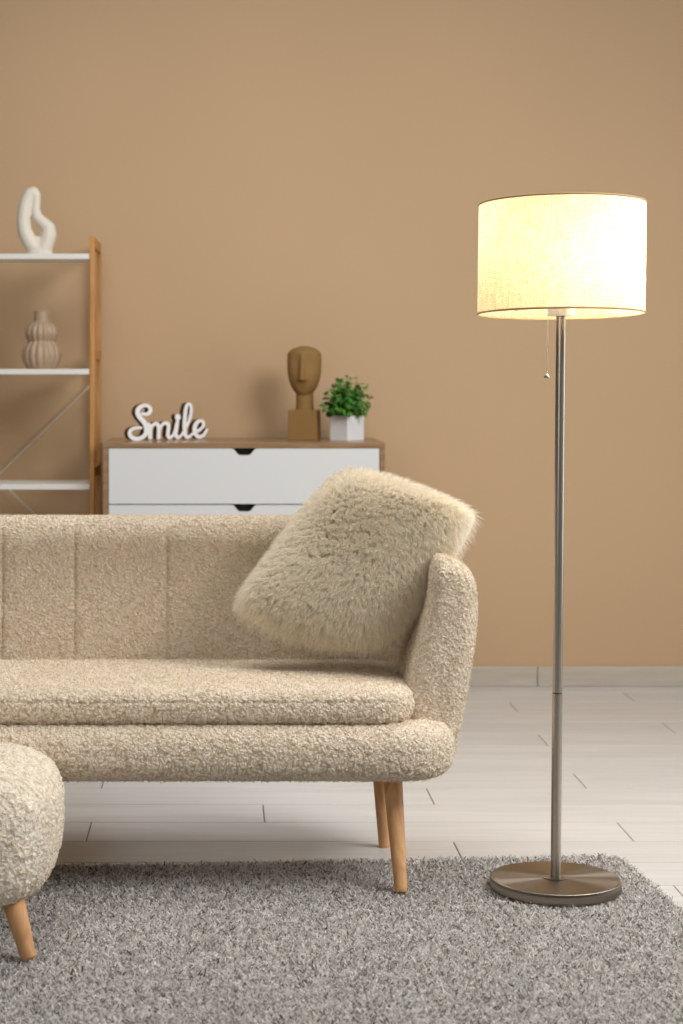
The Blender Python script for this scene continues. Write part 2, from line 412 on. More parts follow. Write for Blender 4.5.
# vertical channel seams in the inner back
for sx in (wx(2.5, 4.86), wx(75, 4.86), wx(167, 4.86), wx(259, 4.86), wx(-90, 4.86), wx(-182, 4.86)):
    front = (Vs[:, 1] < 4.93 - SY) & (Vs[:, 1] > 4.80 - SY)
    g_ = np.exp(-((Vs[:, 0] + SX - sx) / .004) ** 2) * .0045
    Vs[:, 1] += np.where(front & (abs(Vs[:, 0]) < .8), g_, 0)
    g2 = np.exp(-((Vs[:, 0] + SX - sx) / .012) ** 2) * .003
    Vs[:, 1] += np.where(front & (abs(Vs[:, 0]) < .8), g2, 0)
shell_o = mesh_np('backrest', Vs, Fsx, M['boucle'], sofa)
bm = bmesh.new(); bm.from_mesh(shell_o.data); bmesh.ops.remove_doubles(bm, verts=bm.verts[:], dist=.0012); bm.to_mesh(shell_o.data); bm.free()
# fuzz so the outline is woolly
def fuzz(name, Vv, Fq, n, parent, keep=None, ln=.0042, mat='fuzz', w=.0018):
    P, N = sample_surface(Vv, Fq, n, keep)
    D = unit(N + rng.normal(0, .8, N.shape)); D = np.where((D * N).sum(1, keepdims=True) < 0, -D, D)
    o = ribbons(name, P - N * .0005, D, rng.uniform(ln * .6, ln * 1.3, n), w, M[mat], parent, segs=3, curl=.0022, tipw=.6)
    o['kind'] = 'stuff'; return o
fk = lambda c, n_: ((n_[:, 1] < .3) & (c[:, 0] > -.3)).astype(float)
def outn(Vv, Fq):  # make sure quads face outward
    a, b, c, d = (Vv[Fq[:, i]] for i in range(4)); nr = np.cross(c - a, d - b); ctr = Vv.mean(0)
    s = np.sum(nr * ((a + c) / 2 - ctr), 1).sum(); return Fq if s > 0 else Fq[:, ::-1].copy()
fuzz('woolly_nap', Vb, outn(Vb, Fb), 30000, base, fk)
fuzz('woolly_nap', Vc, outn(Vc, Fc), 32000, cushion, fk)
# shell orientation: outer side first point has normal outward
a, b, c, d = (Vs[Fsx[:, i]] for i in range(4)); nr = np.cross(c - a, d - b)
k = len(Fsx) // 2
top = (a[:, 2] > .84); Fso = Fsx if nr[top][:, 2].sum() > 0 else Fsx[:, ::-1].copy()
fuzz('woolly_nap', Vs, Fso, 70000, shell_o, lambda c, n_: ((n_[:, 1] < .55) & (c[:, 0] > -.3)).astype(float))
# legs
def leg(name, top, bot, rt, rb, parent, off):
    o = Vector(off); t = Vector(top) - o; b_ = Vector(bot) - o; 
    pts = [t + (b_ - t) * f for f in (0, .33, .66, .96, .99, 1)]
    return tube(name, pts, [rt, rt + (rb - rt) * .33, rt + (rb - rt) * .66, rb * 1.02, rb * .95, rb * .8], M['leg'], parent, n=28)
fl = ((wx(392.5, 4.42), 4.46, .30), (wx(401.3, 4.33), 4.33, .0190))
rl = ((wx(378, 4.80), 4.78, .30), (wx(384.5, 4.83), 4.83, 0.0))
for top_, bot_ in (fl, rl):
    leg('leg', top_, bot_, .0245, .0145, sofa, (SX, SY, 0))
    mt = (2 * SX - top_[0], top_[1], top_[2]); mb = (2 * SX - bot_[0], bot_[1], bot_[2])
    leg('leg', mt, mb, .0245, .0145, sofa, (SX, SY, 0))

# ------------------------------------------------------------------ ottoman
OX, OY = -.636, 4.03
ott = empty('ottoman', (OX, OY, 0), 'rounded cream boucle ottoman on short wooden legs, left front corner', 'ottoman')
def superq(hx, hy, hz, n=4.0, res=.0045, nz=None):
    N = int(2 * max(hx, hy) / res); V_ = []; F_ = []; g_ = np.linspace(-1, 1, N)
    g_ = np.tan(g_ * PI / 4) * .5 + g_ * .5
    b0 = 0
    for ax in range(3):
        for s in (-1, 1):
            U, W_ = np.meshgrid(g_, g_, indexing='ij'); C_ = np.full_like(U, s)
            p = [None] * 3; p[ax] = C_; p[(ax + 1) % 3] = U; p[(ax + 2) % 3] = W_
            p = np.stack(p, -1).reshape(-1, 3)
            f = grid_faces(N, N); f = f if s > 0 else f[:, ::-1]
            V_.append(p); F_.append(f + b0); b0 += len(p)
    p = np.concatenate(V_); Fq = np.concatenate(F_)
    a_ = np.abs(p); r = (a_[:, 0] ** n + a_[:, 1] ** n + a_[:, 2] ** (n)) ** (-1 / n)
    return p * r[:, None] * np.array([hx, hy, hz]), Fq
Vo, Fo = superq(.302, .275, .148, 3.9)
tz = np.clip((Vo[:, 2] + .148) / .296, 0, 1); k = 1 - .10 * np.clip(tz - .45, 0, 1) ** 1.3 - .06 * (1 - tz) ** 2
Vo[:, 0] *= k; Vo[:, 1] *= k; Vo[:, 2] += .247
oseat = mesh_np('seat', Vo, Fo, M['boucle_ott'], ott)
bm = bmesh.new(); bm.from_mesh(oseat.data); bmesh.ops.remove_doubles(bm, verts=bm.verts[:], dist=.00005); bm.to_mesh(oseat.data); bm.free()
fuzz('woolly_nap', Vo, Fo, 30000, oseat, lambda c, n_: ((n_[:, 1] < .4) & (c[:, 0] > -.05)).astype(float), ln=.006)
for sx in (-1, 1):
    for sy in (-1, 1):
        tp = (OX + sx * (.202 if sy < 0 else .150), OY + sy * .155, .17); bt = (OX + sx * (.252 if sy < 0 else .175), OY + sy * .205, .0205)
        leg('leg', tp, bt, .0265, .0155, ott, (OX, OY, 0))

# ------------------------------------------------------------------ fur pillow
def pc(px, py, Y): return np.array([wx(px, Y), Y, wz(py, Y)])
A_ = pc(345, 466, 4.83); B_ = pc(485, 512, 4.58); C_ = pc(388, 657, 4.58); D_ = pc(227, 611, 4.66)
PC = (A_ + B_ + C_ + D_) / 4
pil = empty('fur_pillow', tuple(PC), 'fluffy ivory faux fur pillow leaning against the sofa arm', 'pillow')
Nrm = unit(np.cross(C_ - A_, B_ - D_)); 
if Nrm[1] > 0: Nrm = -Nrm
def pill(u, v, side):
    u = np.asarray(u)[..., None]; v = np.asarray(v)[..., None]
    cu = 2 * u - 1; cv = 2 * v - 1
    ku = .01; kv = np.where(cv < 0, -.10, .0); q_ = 1 - .085 * (cu * cv) ** 4; uu = .5 + cu / 2 * (1 - ku * (1 - cv ** 2)) * q_; vv = .5 + cv / 2 * (1 - kv * (1 - cu ** 2)) * q_
    p = D_ * (1 - uu) * (1 - vv) + C_ * uu * (1 - vv) + B_ * uu * vv + A_ * (1 - uu) * vv
    h = .078 * (np.maximum(1 - np.abs(cu) ** 3.6, 0) * np.maximum(1 - np.abs(cv) ** 3.6, 0)) ** .5
    return p + Nrm * h * side - PC
N = 60; gu = .5 - .5 * np.cos(np.linspace(0, PI, N)); U, Vg = np.meshgrid(gu, gu, indexing='ij')
Pf = pill(U, Vg, 1).reshape(-1, 3); Pb = pill(U, Vg, -1).reshape(-1, 3)
f1 = grid_faces(N, N)
cover = mesh_np('cover', np.concatenate([Pf, Pb]), np.concatenate([f1, f1[:, ::-1] + len(Pf)]), M['pillow'], pil)
bm = bmesh.new(); bm.from_mesh(cover.data); bmesh.ops.remove_doubles(bm, verts=bm.verts[:], dist=.0001); bmesh.ops.recalc_face_normals(bm, faces=bm.faces[:]); bm.to_mesh(cover.data); bm.free()
def furset(n, side, L0, nm):
    u = .5 - .5 * np.cos(rng.random(n) * PI) ; u = .35 * u + .65 * rng.random(n); v = .5 - .5 * np.cos(rng.random(n) * PI); v = .35 * v + .65 * rng.random(n)
    G = 44; jit = rng.random((G + 2, G + 2, 2)); 
    cu = np.floor(u * G).astype(int); cv = np.floor(v * G).astype(int); best = None
    bu = u.copy(); bv = v.copy(); bd = np.full(n, 9.)
    for i in (-1, 0, 1):
        for j in (-1, 0, 1):
            a_ = np.clip(cu + i, 0, G - 1); b_ = np.clip(cv + j, 0, G - 1)
            x = (a_ + jit[a_, b_, 0]) / G; y = (b_ + jit[a_, b_, 1]) / G; dd = (x - u) ** 2 + (y - v) ** 2
            m_ = dd < bd; bu[m_] = x[m_]; bv[m_] = y[m_]; bd[m_] = dd[m_]
    def frame(uu, vv):
        e = 2e-3; p = pill(uu, vv, side)
        du = pill(np.clip(uu + e, 0, 1), vv, side) - pill(np.clip(uu - e, 0, 1), vv, side)
        dv = pill(uu, np.clip(vv + e, 0, 1), side) - pill(uu, np.clip(vv - e, 0, 1), side)
        nn = unit(np.cross(du, dv)); s = np.sign((nn * Nrm).sum(1, keepdims=True)) * side; nn = nn * s
        edge = np.maximum(np.abs(2 * uu - 1), np.abs(2 * vv - 1))[:, None]
        out = unit(p); w_ = np.clip((edge - .8) / .2, 0, 1); return p, unit(nn * (1 - w_ * .75) + out * w_ * .75)
    P, Nn = frame(u, v); Pc_, Nc = frame(bu, bv)
    # flow field: low frequency swirl plus gravity
    def flow(p):
        fx = .8 * np.sin(p[:, 0] * 10 + p[:, 2] * 7 + .4) + .3 * np.sin(p[:, 2] * 24 - 1.0); fz = np.cos(p[:, 0] * 11 - p[:, 2] * 9 + 1.5) * .35 - .75
        f = np.column_stack([fx * .7, np.zeros(len(p)), fz]); return f
    lockdir = rng.normal(0, .13, (G, G, 3)); ci = np.clip((bu * G).astype(int), 0, G - 1); cj = np.clip((bv * G).astype(int), 0, G - 1)
    def direc(p, nn): 
        f = flow(p) * .8 + lockdir[ci, cj]; f -= nn * (f * nn).sum(1, keepdims=True) * .8
        return unit(nn * .95 + f)
    D1 = unit(direc(P, Nn) + rng.normal(0, .2, P.shape)); Dc = direc(Pc_, Nc)
    Ln = L0 * rng.uniform(.65, 1.15, n); tipc = Pc_ + Dc * L0 * 1.0
    clump = (tipc - (P + D1 * Ln[:, None])) * rng.uniform(.05, .5, n)[:, None]
    bend = np.zeros((n, 3)); bend[:, 2] = -.006
    o = ribbons(nm, P, D1, Ln, rng.uniform(.0007, .0013, n), M['fur'], cover, segs=4, curl=.0016, tipw=.3, bend=bend, clump=clump)
    o['kind'] = 'stuff'
furset(230000, 1, .026, 'fur'); furset(16000, -1, .026, 'fur')

# ------------------------------------------------------------------ floor lamp
LY = 4.36; LX = wx(555.5, LY); LZ = .019
lamp = empty('floor_lamp', (LX, LY, LZ), 'brushed steel floor lamp with glowing linen drum shade, on the rug', 'lamp')
R_ = .149; h = .027
disc = lathe('base', [(0, 0), (R_ - .004, 0), (R_ - .001, .002), (R_, .006), (R_, h - .003), (R_ - .001, h - .001), (R_ - .004, h), (.03, h), (0, h)], M['disc'], lamp, n=160)
for p in disc.data.polygons: p.use_smooth = abs(p.normal.z) < .5
lathe('rubber_pad', [(0, -.003), (R_ - .015, -.003), (R_ - .012, 0), (0, 0)], M['dark'], lamp, n=96)
lathe('collar', [(.030, h), (.030, h + .0015), (.012, h + .002)], M['disc'], lamp, n=64)
ln = .0095  # gentle lean of the pole
def lp(z): return (ln * z, 0, z)
zj = wz(693, LY) - LZ; zt = wz(316, LY) - LZ
tube('pole', [lp(h), lp(zj - .001)], .0118, M['steel'], lamp, n=40)
tube('pole_joint', [lp(zj - .0011), lp(zj + .0011)], .0108, M['dark'], lamp, n=40)
tube('upper_pole', [lp(zj + .001), lp(zt)], .0112, M['steel'], lamp, n=40)
zs0 = wz(313.6, LY) - LZ; zs1 = wz(204.3, LY) - LZ; RS = .1895
cx0 = wx(560.7, LY) - LX; cx1 = wx(562.2, LY) - LX
def ringpts(z, r, n=160, tilt=.036):
    f = (z - zs0) / (zs1 - zs0); cx_ = cx0 + (cx1 - cx0) * f; zc = z
    return [(cx_ + r * math.cos(2 * PI * i / n), r * math.sin(2 * PI * i / n), zc + tilt * r * math.sin(2 * PI * i / n) * -1) for i in range(n)]
Vv = []; nl = 24; n = 160
for j in range(nl + 1): Vv += ringpts(zs0 + (zs1 - zs0) * j / nl, RS)
shade = mesh_np('lamp_shade', Vv, grid_faces(nl + 1, n, wrap_c=True), M['shade'], lamp)
def torus_ring(name, z, r, tr_, mat, parent, flatz=1.0):
    c = ringpts(z, r); V_ = []
    for i in range(n):
        a = 2 * PI * i / n
        for k in range(8):
            b = 2 * PI * k / 8; V_.append((c[i][0] + tr_ * math.cos(b) * math.cos(a), c[i][1] + tr_ * math.cos(b) * math.sin(a), c[i][2] + tr_ * flatz * math.sin(b)))
    return mesh_np(name, V_, grid_faces(n, 8, True, True), mat, parent)
torus_ring('rim', zs0, RS, .0014, M['trimcloth'], shade, 1.6); torus_ring('rim', zs1, RS, .0014, M['trimcloth'], shade, 1.6)
# spider and socket
zc_ = zs0 + .02
lathe('socket_cup', [(0, 0), (.031, 0), (.031, .016), (.014, .018), (.014, .05), (0, .05)], M['white'], lamp, n=48, off=(ln * zt, 0, zt))
for k in range(3):
    a = 2 * PI * k / 3 + 2.0
    tube('spider_arm', [(cx0 + .012 * math.cos(a), .012 * math.sin(a), zc_ + .02), (cx0 + RS * math.cos(a), RS * math.sin(a), zs0 + .012)], .0014, M['wire'], shade, n=8)
lathe('bulb', [(0, 0), (.012, .002), (.014, .02), (.028, .05), (.032, .07), (.027, .09), (.014, .102), (0, .105)], M['bulb'], lamp, n=32, off=(ln * zt, 0, zt + .048))
# pull chain of beads
chx = wx(547.8, LY - .02) - LX; chz1 = wz(316, LY) - LZ; chz0 = wz(374, LY) - LZ
bm = bmesh.new(); m_ = 30
for i in range(m_):
    z = chz1 + .004 + (chz0 - chz1 - .004) * i / (m_ - 1)
    bmesh.ops.create_uvsphere(bm, u_segments=8, v_segments=6, radius=.0021, matrix=Matrix.Translation((chx - .0015 * i / m_, -.02, z)))
chain = mesh_bm('pull_chain', bm, M['wire'], lamp, smooth=True)
lathe('chain_bell', [(0, -.010), (.0068, -.009), (.0072, -.006), (.0045, -.002), (.002, .001), (0, .002)], M['steel'], chain, n=24, off=(chx - .0018, -.02, chz0))

# ------------------------------------------------------------------ bookshelf
BF, BR = 6.92, 7.32; bxr = wx(94.4, BF); pw = .0165; bw = .81; bxl = bxr - bw
ztop = wz(236, BF); BX = (bxr + bxl) / 2; BYc = (BF + BR) / 2
bs = empty('bookshelf', (BX, BYc, 0), 'open bookshelf with bamboo side frames and white shelves by the dresser', 'bookshelf')
shz = [wz(253.6, BF), wz(369, BF), wz(484.3, BF), wz(484.3, BF) - .42]
for s in (-1, 1):
    bm = bmesh.new(); xo = s * (bw / 2); xi = s * (bw / 2 - pw); x0, x1 = min(xo, xi), max(xo, xi)
    add_box(bm, (x0, BF - BYc, 0), (x1, BF - BYc + .03, ztop)); add_box(bm, (x0, BR - BYc - .03, 0), (x1, BR - BYc, ztop))
    for zc in (ztop - .02, wz(355, 7.1), wz(470, 7.1), shz[3] + .05, .1):
        add_box(bm, (x0, BF - BYc + .029, zc - .018), (x1, BR - BYc - .029, zc + .018))
    mesh_bm('side_frame', bm, M['bamboo'], bs, bevel=.0015)
for z in shz:
    box('shelf', (-bw / 2 + pw + .001, BF - BYc + .004, z - .0195), (bw / 2 - pw - .001, BF - BYc + (.21 if z == shz[0] else .29), z), M['shelfwhite'], bs, bevel=.001)
xr = bw / 2 - pw; yb = BR - BYc - .006
zt_ = wz(379, BR); zm = wz(477, BR); zb_ = 2 * zm - zt_
tube('cross_brace', [(xr, yb + .004, zt_), (-xr, yb + .004, zb_)], .003, M['wire'], bs)
tube('cross_brace', [(-xr, yb + .011, zt_), (xr, yb + .011, zb_)], .003, M['wire'], bs)

# ribbed vase
VY = 7.08; sc = VY / F
vz = shz[1]; vc = (wx(41.5, VY), VY, vz)
prof_px = [(0, 0), (13.6, 0), (14.5, .8), (16, 3), (18.6, 8), (19.6, 14), (18.4, 20.5), (15.6, 24.8), (13.6, 27.4), (14.2, 29.6), (15.4, 32.5), (16.2, 36), (15, 41), (11.5, 45.5), (8.5, 47.5), (7.7, 49), (7.5, 58), (6.6, 58.4), (6.2, 57), (6.2, 48), (0, 47)]
def interp_prof(pp, k=5):
    out = []
    for i in range(len(pp) - 1):
        p0 = pp[max(i - 1, 0)]; p1 = pp[i]; p2 = pp[i + 1]; p3 = pp[min(i + 2, len(pp) - 1)]
        for j in range(k):
            t = j / k; q = []
            for a in range(2):
                q.append(.5 * (2 * p1[a] + (p2[a] - p0[a]) * t + (2 * p0[a] - 5 * p1[a] + 4 * p2[a] - p3[a]) * t * t + (3 * p1[a] - p0[a] - 3 * p2[a] + p3[a]) * t ** 3))
            out.append((max(q[0], 0), q[1]))
    out.append(pp[-1]); return out
pp = prof_px[:2] + interp_prof(prof_px[2:17], 5) + prof_px[17:]
def ribs(r, z, a):
    zp = z / sc; w_ = max(0, min(1, (zp - 1) / 3)) * max(0, min(1, (49 - zp) / 4))
    if r < .3 * sc: return r
    return r * (1 + w_ * (.09 * (abs(math.cos(a * 8 + .4)) - .62)))
vase = lathe('ribbed_vase', [(r * sc, z * sc) for r, z in pp], M['vase'], None, n=192, rfun=ribs)
vase.location = vc; tag(vase, 'taupe double-bulb ribbed ceramic vase on the middle bookshelf shelf', 'vase')

# abstract loop sculpture
SYc = 7.03; q = 5.12
def z2(x, y): return (wx(x / q, SYc), SYc, EYE - (180 + y / q - CY) * SYc / F)
path = [(178, 352), (150, 318), (127, 270), (120, 215), (124, 160), (135, 110), (152, 75), (170, 66), (184, 82), (186, 115), (182, 160), (192, 198), (222, 225), (248, 252), (250, 290), (238, 325), (225, 352)]
rad = [42, 41, 39, 37, 36, 34, 32, 30, 26, 23, 25, 29, 33, 38, 43, 44, 44]
bm = bmesh.new(); k = SYc / F / q
fine = []; 
for i in range(len(path) - 1):
    for j in range(8):
        t = j / 8; fine.append((path[i][0] * (1 - t) + path[i + 1][0] * t, path[i][1] * (1 - t) + path[i + 1][1] * t, rad[i] * (1 - t) + rad[i + 1] * t))
base_c = Vector(z2(203, 378)); base_c.z = shz[0]
def addball(x, y, r):
    p = Vector(z2(x, y)) - base_c
    bmesh.ops.create_icosphere(bm, subdivisions=2, radius=r * k, matrix=Matrix.Translation(p))
for (x, y, r) in fine: addball(x, y, r)
for x in range(168, 240, 8):
    for y in (325, 345): addball(x, y, 34)
# foot
bmesh.ops.create_cone(bm, cap_ends=True, segments=40, radius1=70 * k, radius2=62 * k, depth=46 * k, matrix=Matrix.Translation((0, 0, 23 * k)) @ Matrix.Diagonal((1, .62, 1, 1)))
me = bpy.data.meshes.new('t'); bm.to_mesh(me); bm.free(); tmp = bpy.data.objects.new('t', me); COL.objects.link(tmp)
md = tmp.modifiers.new('r', 'REMESH'); md.mode = 'VOXEL'; md.voxel_size = .0028
md = tmp.modifiers.new('s', 'SMOOTH'); md.iterations = 14; md.factor = .6
dg = bpy.context.evaluated_depsgraph_get(); me2 = bpy.data.meshes.new_from_object(tmp.evaluated_get(dg)); me2.name = 'loop_sculpture'
bpy.data.objects.remove(tmp); bpy.data.meshes.remove(me)
me2.materials.clear(); me2.materials.append(M['ceramic']); me2.polygons.foreach_set('use_smooth', [True] * len(me2.polygons))
co = np.zeros(len(me2.vertices) * 3); me2.vertices.foreach_get('co', co); co = co.reshape(-1, 3); co[:, 2] -= co[:, 2].min(); me2.vertices.foreach_set('co', co.ravel().astype(np.float32)); me2.update()
sculpt = bpy.data.objects.new('loop_sculpture', me2); COL.objects.link(sculpt); sculpt.location = base_c
tag(sculpt, 'white abstract looped ceramic sculpture on the top bookshelf shelf', 'sculpture')

# ------------------------------------------------------------------ dresser
DF, DB = 6.80, 7.345; dx0, dx1 = wx(102.8, DF), wx(385.2, DF); dz = wz(442.6, DF); DX = (dx0 + dx1) / 2; DYc = (DF + DB) / 2
dr = empty('dresser', (DX, DYc, 0), 'low dresser with brown wood frame and white drawers behind the sofa', 'dresser')
hw = (dx1 - dx0) / 2; y0, y1 = DF - DYc, DB - DYc; dh = wz(504.6, DF); dh = dz - .02 - dh  # drawer pitch
zbody = dz - .02 - 3 * dh - .02
box('top_panel', (-hw, y0, dz - .02), (hw, y1, dz), M['walnut'], dr)
box('side_panel', (-hw, y0, zbody), (-hw + .019, y1, dz - .0202), M['walnut'], dr)
box('side_panel', (hw - .019, y0, zbody), (hw, y1, dz - .0202), M['walnut'], dr)
box('bottom_panel', (-hw + .0192, y0, zbody), (hw - .0192, y1, zbody + .019), M['walnut'], dr)
box('recess_shade_block', (-hw + .0192, y0 + .024, zbody + .0192), (hw - .0192, y1 - .005, dz - .0202), M['dark'], dr, bevel=0)  # near-black block whose colour stands in for shade behind the handle cutouts
xc = wx(244.3, DF) - DX
for i in range(3):
    zt2 = dz - .0215 - i * dh; zb2 = zt2 - dh + .004; xl, xr2 = -hw + .0215, hw - .0215
    out = [(xl, zb2), (xr2, zb2), (xr2, zt2)]
    cw = .043; cd = .024
    nseg = 12; arc = []
    for j in range(nseg + 1):
        t = j / nseg; xx = cw * (1 - 2 * t); s = 1 - abs(1 - 2 * t); e = min(1, s / .62); e = e * e * (3 - 2 * e)
        arc.append((xc + xx, zt2 - cd * e))
    out += arc + [(xl, zt2)]
    tops = [(xl, zt2)] + arc[::-1] + [(xr2, zt2)]
    bm = bmesh.new(); cols = [[bm.verts.new((x, yy, z)) for (yy, z) in ((y0 + .001, zz_), (y0 + .001, zb2), (y0 + .019, zb2), (y0 + .019, zz_))] for x, zz_ in tops]
    for c0, c1 in zip(cols[:-1], cols[1:]):
        for q_ in range(4): bm.faces.new((c0[q_], c0[(q_ + 1) % 4], c1[(q_ + 1) % 4], c1[q_]))
    bm.faces.new(cols[0]); bm.faces.new(cols[-1][::-1])
    mesh_bm('drawer', bm, M['white'], dr)
for sx in (-1, 1):
    for yy in (y0 + .05, y1 - .05):
        tube('leg', [(sx * (hw - .08), yy, zbody), (sx * (hw - .05), yy, 0)], [.02, .012], M['walnut'], dr, n=20)

# ------------------------------------------------------------------ Smile sign
ang = math.radians(30); q6 = 6.21
strokes = [
 [(158,142,9),(180,147,10),(200,138,11),(209,118,11),(198,98,10),(175,90,10),(148,98,11),(131,118,13),(130,142,14),(146,170,14),(168,196,14),(182,225,14),(184,255,14),(172,282,13),(148,298,12),(118,302,12),(92,292,12),(80,270,11),(86,248,10),(108,235,9),(140,232,8),(152,234,7)],
 [(178,222,8),(196,212,10),(204,222,12),(206,255,12),(206,296,12)],
 [(206,262,9),(218,228,9),(236,208,10),(252,212,11),(260,232,11),(261,265,11),(260,296,12)],
 [(262,258,9),(274,226,9),(293,207,10),(314,208,11),(323,228,11),(320,258,11),(318,284,11),(330,299,10),(350,284,8),(360,262,8),(374,214,8)],
 [(379,196,10),(374,225,12),(368,258,12),(368,284,12),(382,298,10),(400,288,8),(418,262,8),(440,222,8),(455,184,9),(464,145,9),(467,112,9),(461,88,8),(450,83,8),(438,94,10),(431,125,11),(427,165,12),(424,210,12),(424,250,12),(428,282,12),(444,298,10),(462,288,8),(484,268,8)],
 [(484,262,8),(512,256,9),(534,240,9),(546,218,9),(540,198,9),(522,193,10),(503,204,12),(491,228,13),(488,256,13),(496,282,12),(516,297,11),(540,290,10),(556,272,9),(567,250,8)],
 [(381,165,17),(381,171,17)],
]
step = 2.5; gx0, gy0 = 55, 60; nx_, ny_ = int(530 / step), int(260 / step)
XX, YY = np.meshgrid(gx0 + np.arange(nx_) * step, gy0 + np.arange(ny_) * step, indexing='ij'); SD = np.full(XX.shape, 1e3)
def cat(p, k=6):
    out = []
    for i in range(len(p) - 1):
        a, b, c, d = p[max(i-1,0)], p[i], p[i+1], p[min(i+2,len(p)-1)]
        for j in range(k):
            t = j / k; out.append(tuple(.5*(2*b[m]+(c[m]-a[m])*t+(2*a[m]-5*b[m]+4*c[m]-d[m])*t*t+(3*b[m]-a[m]-3*c[m]+d[m])*t**3) for m in range(3)))
    out.append(p[-1]); return out
for s in strokes:
    for (x, y, r) in cat(s): SD = np.minimum(SD, np.hypot(XX - x, YY - y) - r * 1.07)
# marching squares -> loops
segs = {}
def ip(i, j, i2, j2):
    a, b = SD[i, j], SD[i2, j2]; t = a / (a - b); return (i + (i2 - i) * t, j + (j2 - j) * t)
for i in range(nx_ - 1):
    for j in range(ny_ - 1):
        c = [(i, j), (i + 1, j), (i + 1, j + 1), (i, j + 1)]; s = [SD[p] < 0 for p in c]
        if all(s) or not any(s): continue
        cross = [(k, ((*c[k], *c[(k + 1) % 4]))) for k in range(4) if s[k] != s[(k + 1) % 4]]
        def key(t): (a, b, c_, d) = t; return (min((a, b), (c_, d)), max((a, b), (c_, d)))
        if len(cross) == 2: prs = [(cross[0], cross[1])]
        else: prs = [(cross[0], cross[1]), (cross[2], cross[3])] if s[1] else [(cross[0], cross[3]), (cross[1], cross[2])]
        for u_, v_ in prs:
            segs.setdefault(key(u_[1]), []).append(key(v_[1])); segs.setdefault(key(v_[1]), []).append(key(u_[1]))
loops = []; seen = set()
for k0 in segs:
    if k0 in seen: continue
    lp_ = [k0]; seen.add(k0); cur = k0
    while True:
        nxt = [x for x in segs[cur] if x not in seen]
        if not nxt: break
        cur = nxt[0]; seen.add(cur); lp_.append(cur)
    if len(lp_) > 8: loops.append([ip(*a, *b) for a, b in lp_])
SGY = 7.02; k = SGY / F / q6 * .975
cu = bpy.data.curves.new('sign', 'CURVE'); cu.dimensions = '2D'; cu.fill_mode = 'BOTH'; TH = .030; cu.extrude = TH / 2
xm = 320; ybase = 313
for lp_ in loops:
    P_ = np.array(lp_); P_ = (P_ + np.roll(P_, 1, 0) + np.roll(P_, -1, 0)) / 3
    sp = cu.splines.new('POLY'); sp.points.add(len(P_) - 1)
    for a, (i, j) in enumerate(P_):
        sp.points[a].co = ((gx0 + i * step - xm) * k / math.cos(ang), -(gy0 + j * step - ybase) * k, 0, 1)
    sp.use_cyclic_u = True
co_ = bpy.data.objects.new('sg', cu); COL.objects.link(co_); dg = bpy.context.evaluated_depsgraph_get(); dg.update()
me = bpy.data.meshes.new_from_object(co_.evaluated_get(dg)); bpy.data.objects.remove(co_)
me.name = 'script_sign'; me.materials.clear(); me.materials.append(M['signwhite']); me.materials.append(M['signside'])
for p in me.polygons: p.material_index = 0 if p.normal.z > .9 else 1; p.use_smooth = False
me.transform(Matrix.Rotation(PI / 2, 4, 'X'))
zmin = min(v.co.z for v in me.vertices); me.transform(Matrix.Translation((0, 0, -zmin)))
sign = bpy.data.objects.new('script_sign', me); COL.objects.link(sign)
sign.location = (wx(114.3 + xm / q6, SGY), SGY + .06, dz); sign.rotation_euler = (0, 0, ang)
tag(sign, 'white script sign reading Smile with brown edges on the dresser', 'sign')

# ------------------------------------------------------------------ head sculpture
HY = 7.12; k = HY / F / 5.254
hd = empty('head_sculpture', (wx(304.3, HY), HY, dz), 'ochre abstract head sculpture on a square block, on the dresser', 'sculpture', rz=math.radians(-12))
def hz(y): return (572 - y) * k
bwid = 76 * k
bm = bmesh.new(); add_box(bm, (-bwid, -bwid * .9, 0), (bwid, bwid * .9, hz(415))); mesh_bm('plinth', bm, M['ochre'], hd, bevel=.002)
lathe('neck', [(49 * k, hz(418)), (47 * k, hz(400)), (46 * k, hz(370)), (46 * k, hz(330)), (30 * k, hz(290))], M['ochre'], hd, n=48, off=(0, 14 * k, 0))
wp = [(348, 0), (345, 18), (338, 32), (326, 46), (308, 60), (285, 72), (260, 81), (225, 88), (185, 90), (150, 90), (120, 88), (108, 80), (97, 66), (88, 46), (82, 24), (79, 0)]
ys = np.linspace(346, 79, 90); ws = np.interp(-ys, [-a for a, b in wp], [b for a, b in wp])
Vh = []; n = 120
for y, w_ in zip(ys, ws):
    for i in range(n):
        a = 2 * PI * i / n; c, s = math.cos(a), math.sin(a)
        ex = .85; X = w_ * math.copysign(abs(c) ** ex, c); dpt = (.62 if s < 0 else .72) * w_ + (14 if s < 0 else 0) * (1 if 10 < w_ else w_ / 10) * abs(s)
        Y = dpt * math.copysign(abs(s) ** ex, s)
        if s < 0:
            X0 = X + 0 * 9
            t = (y - 118) / (258 - 118)
            if -0.05 < t < 1.06:
                nw = 8 + 9 * max(0, min(1, t)); hgt = (6 + 30 * max(t, 0)) * max(0, min(1, (t + .05) / .1)) * max(0, min(1, (1.06 - t) / .06))
                Y -= hgt * math.exp(-(X0 / nw) ** 2)
                Y += 7 * math.exp(-((abs(X0) - 34) / 24) ** 2) * math.exp(-((y - 165) / 45) ** 2)
        Vh.append((X * k, Y * k, hz(y)))
o = mesh_np('head', Vh, np.concatenate([grid_faces(90, n, wrap_c=True)]), M['ochre'], hd)

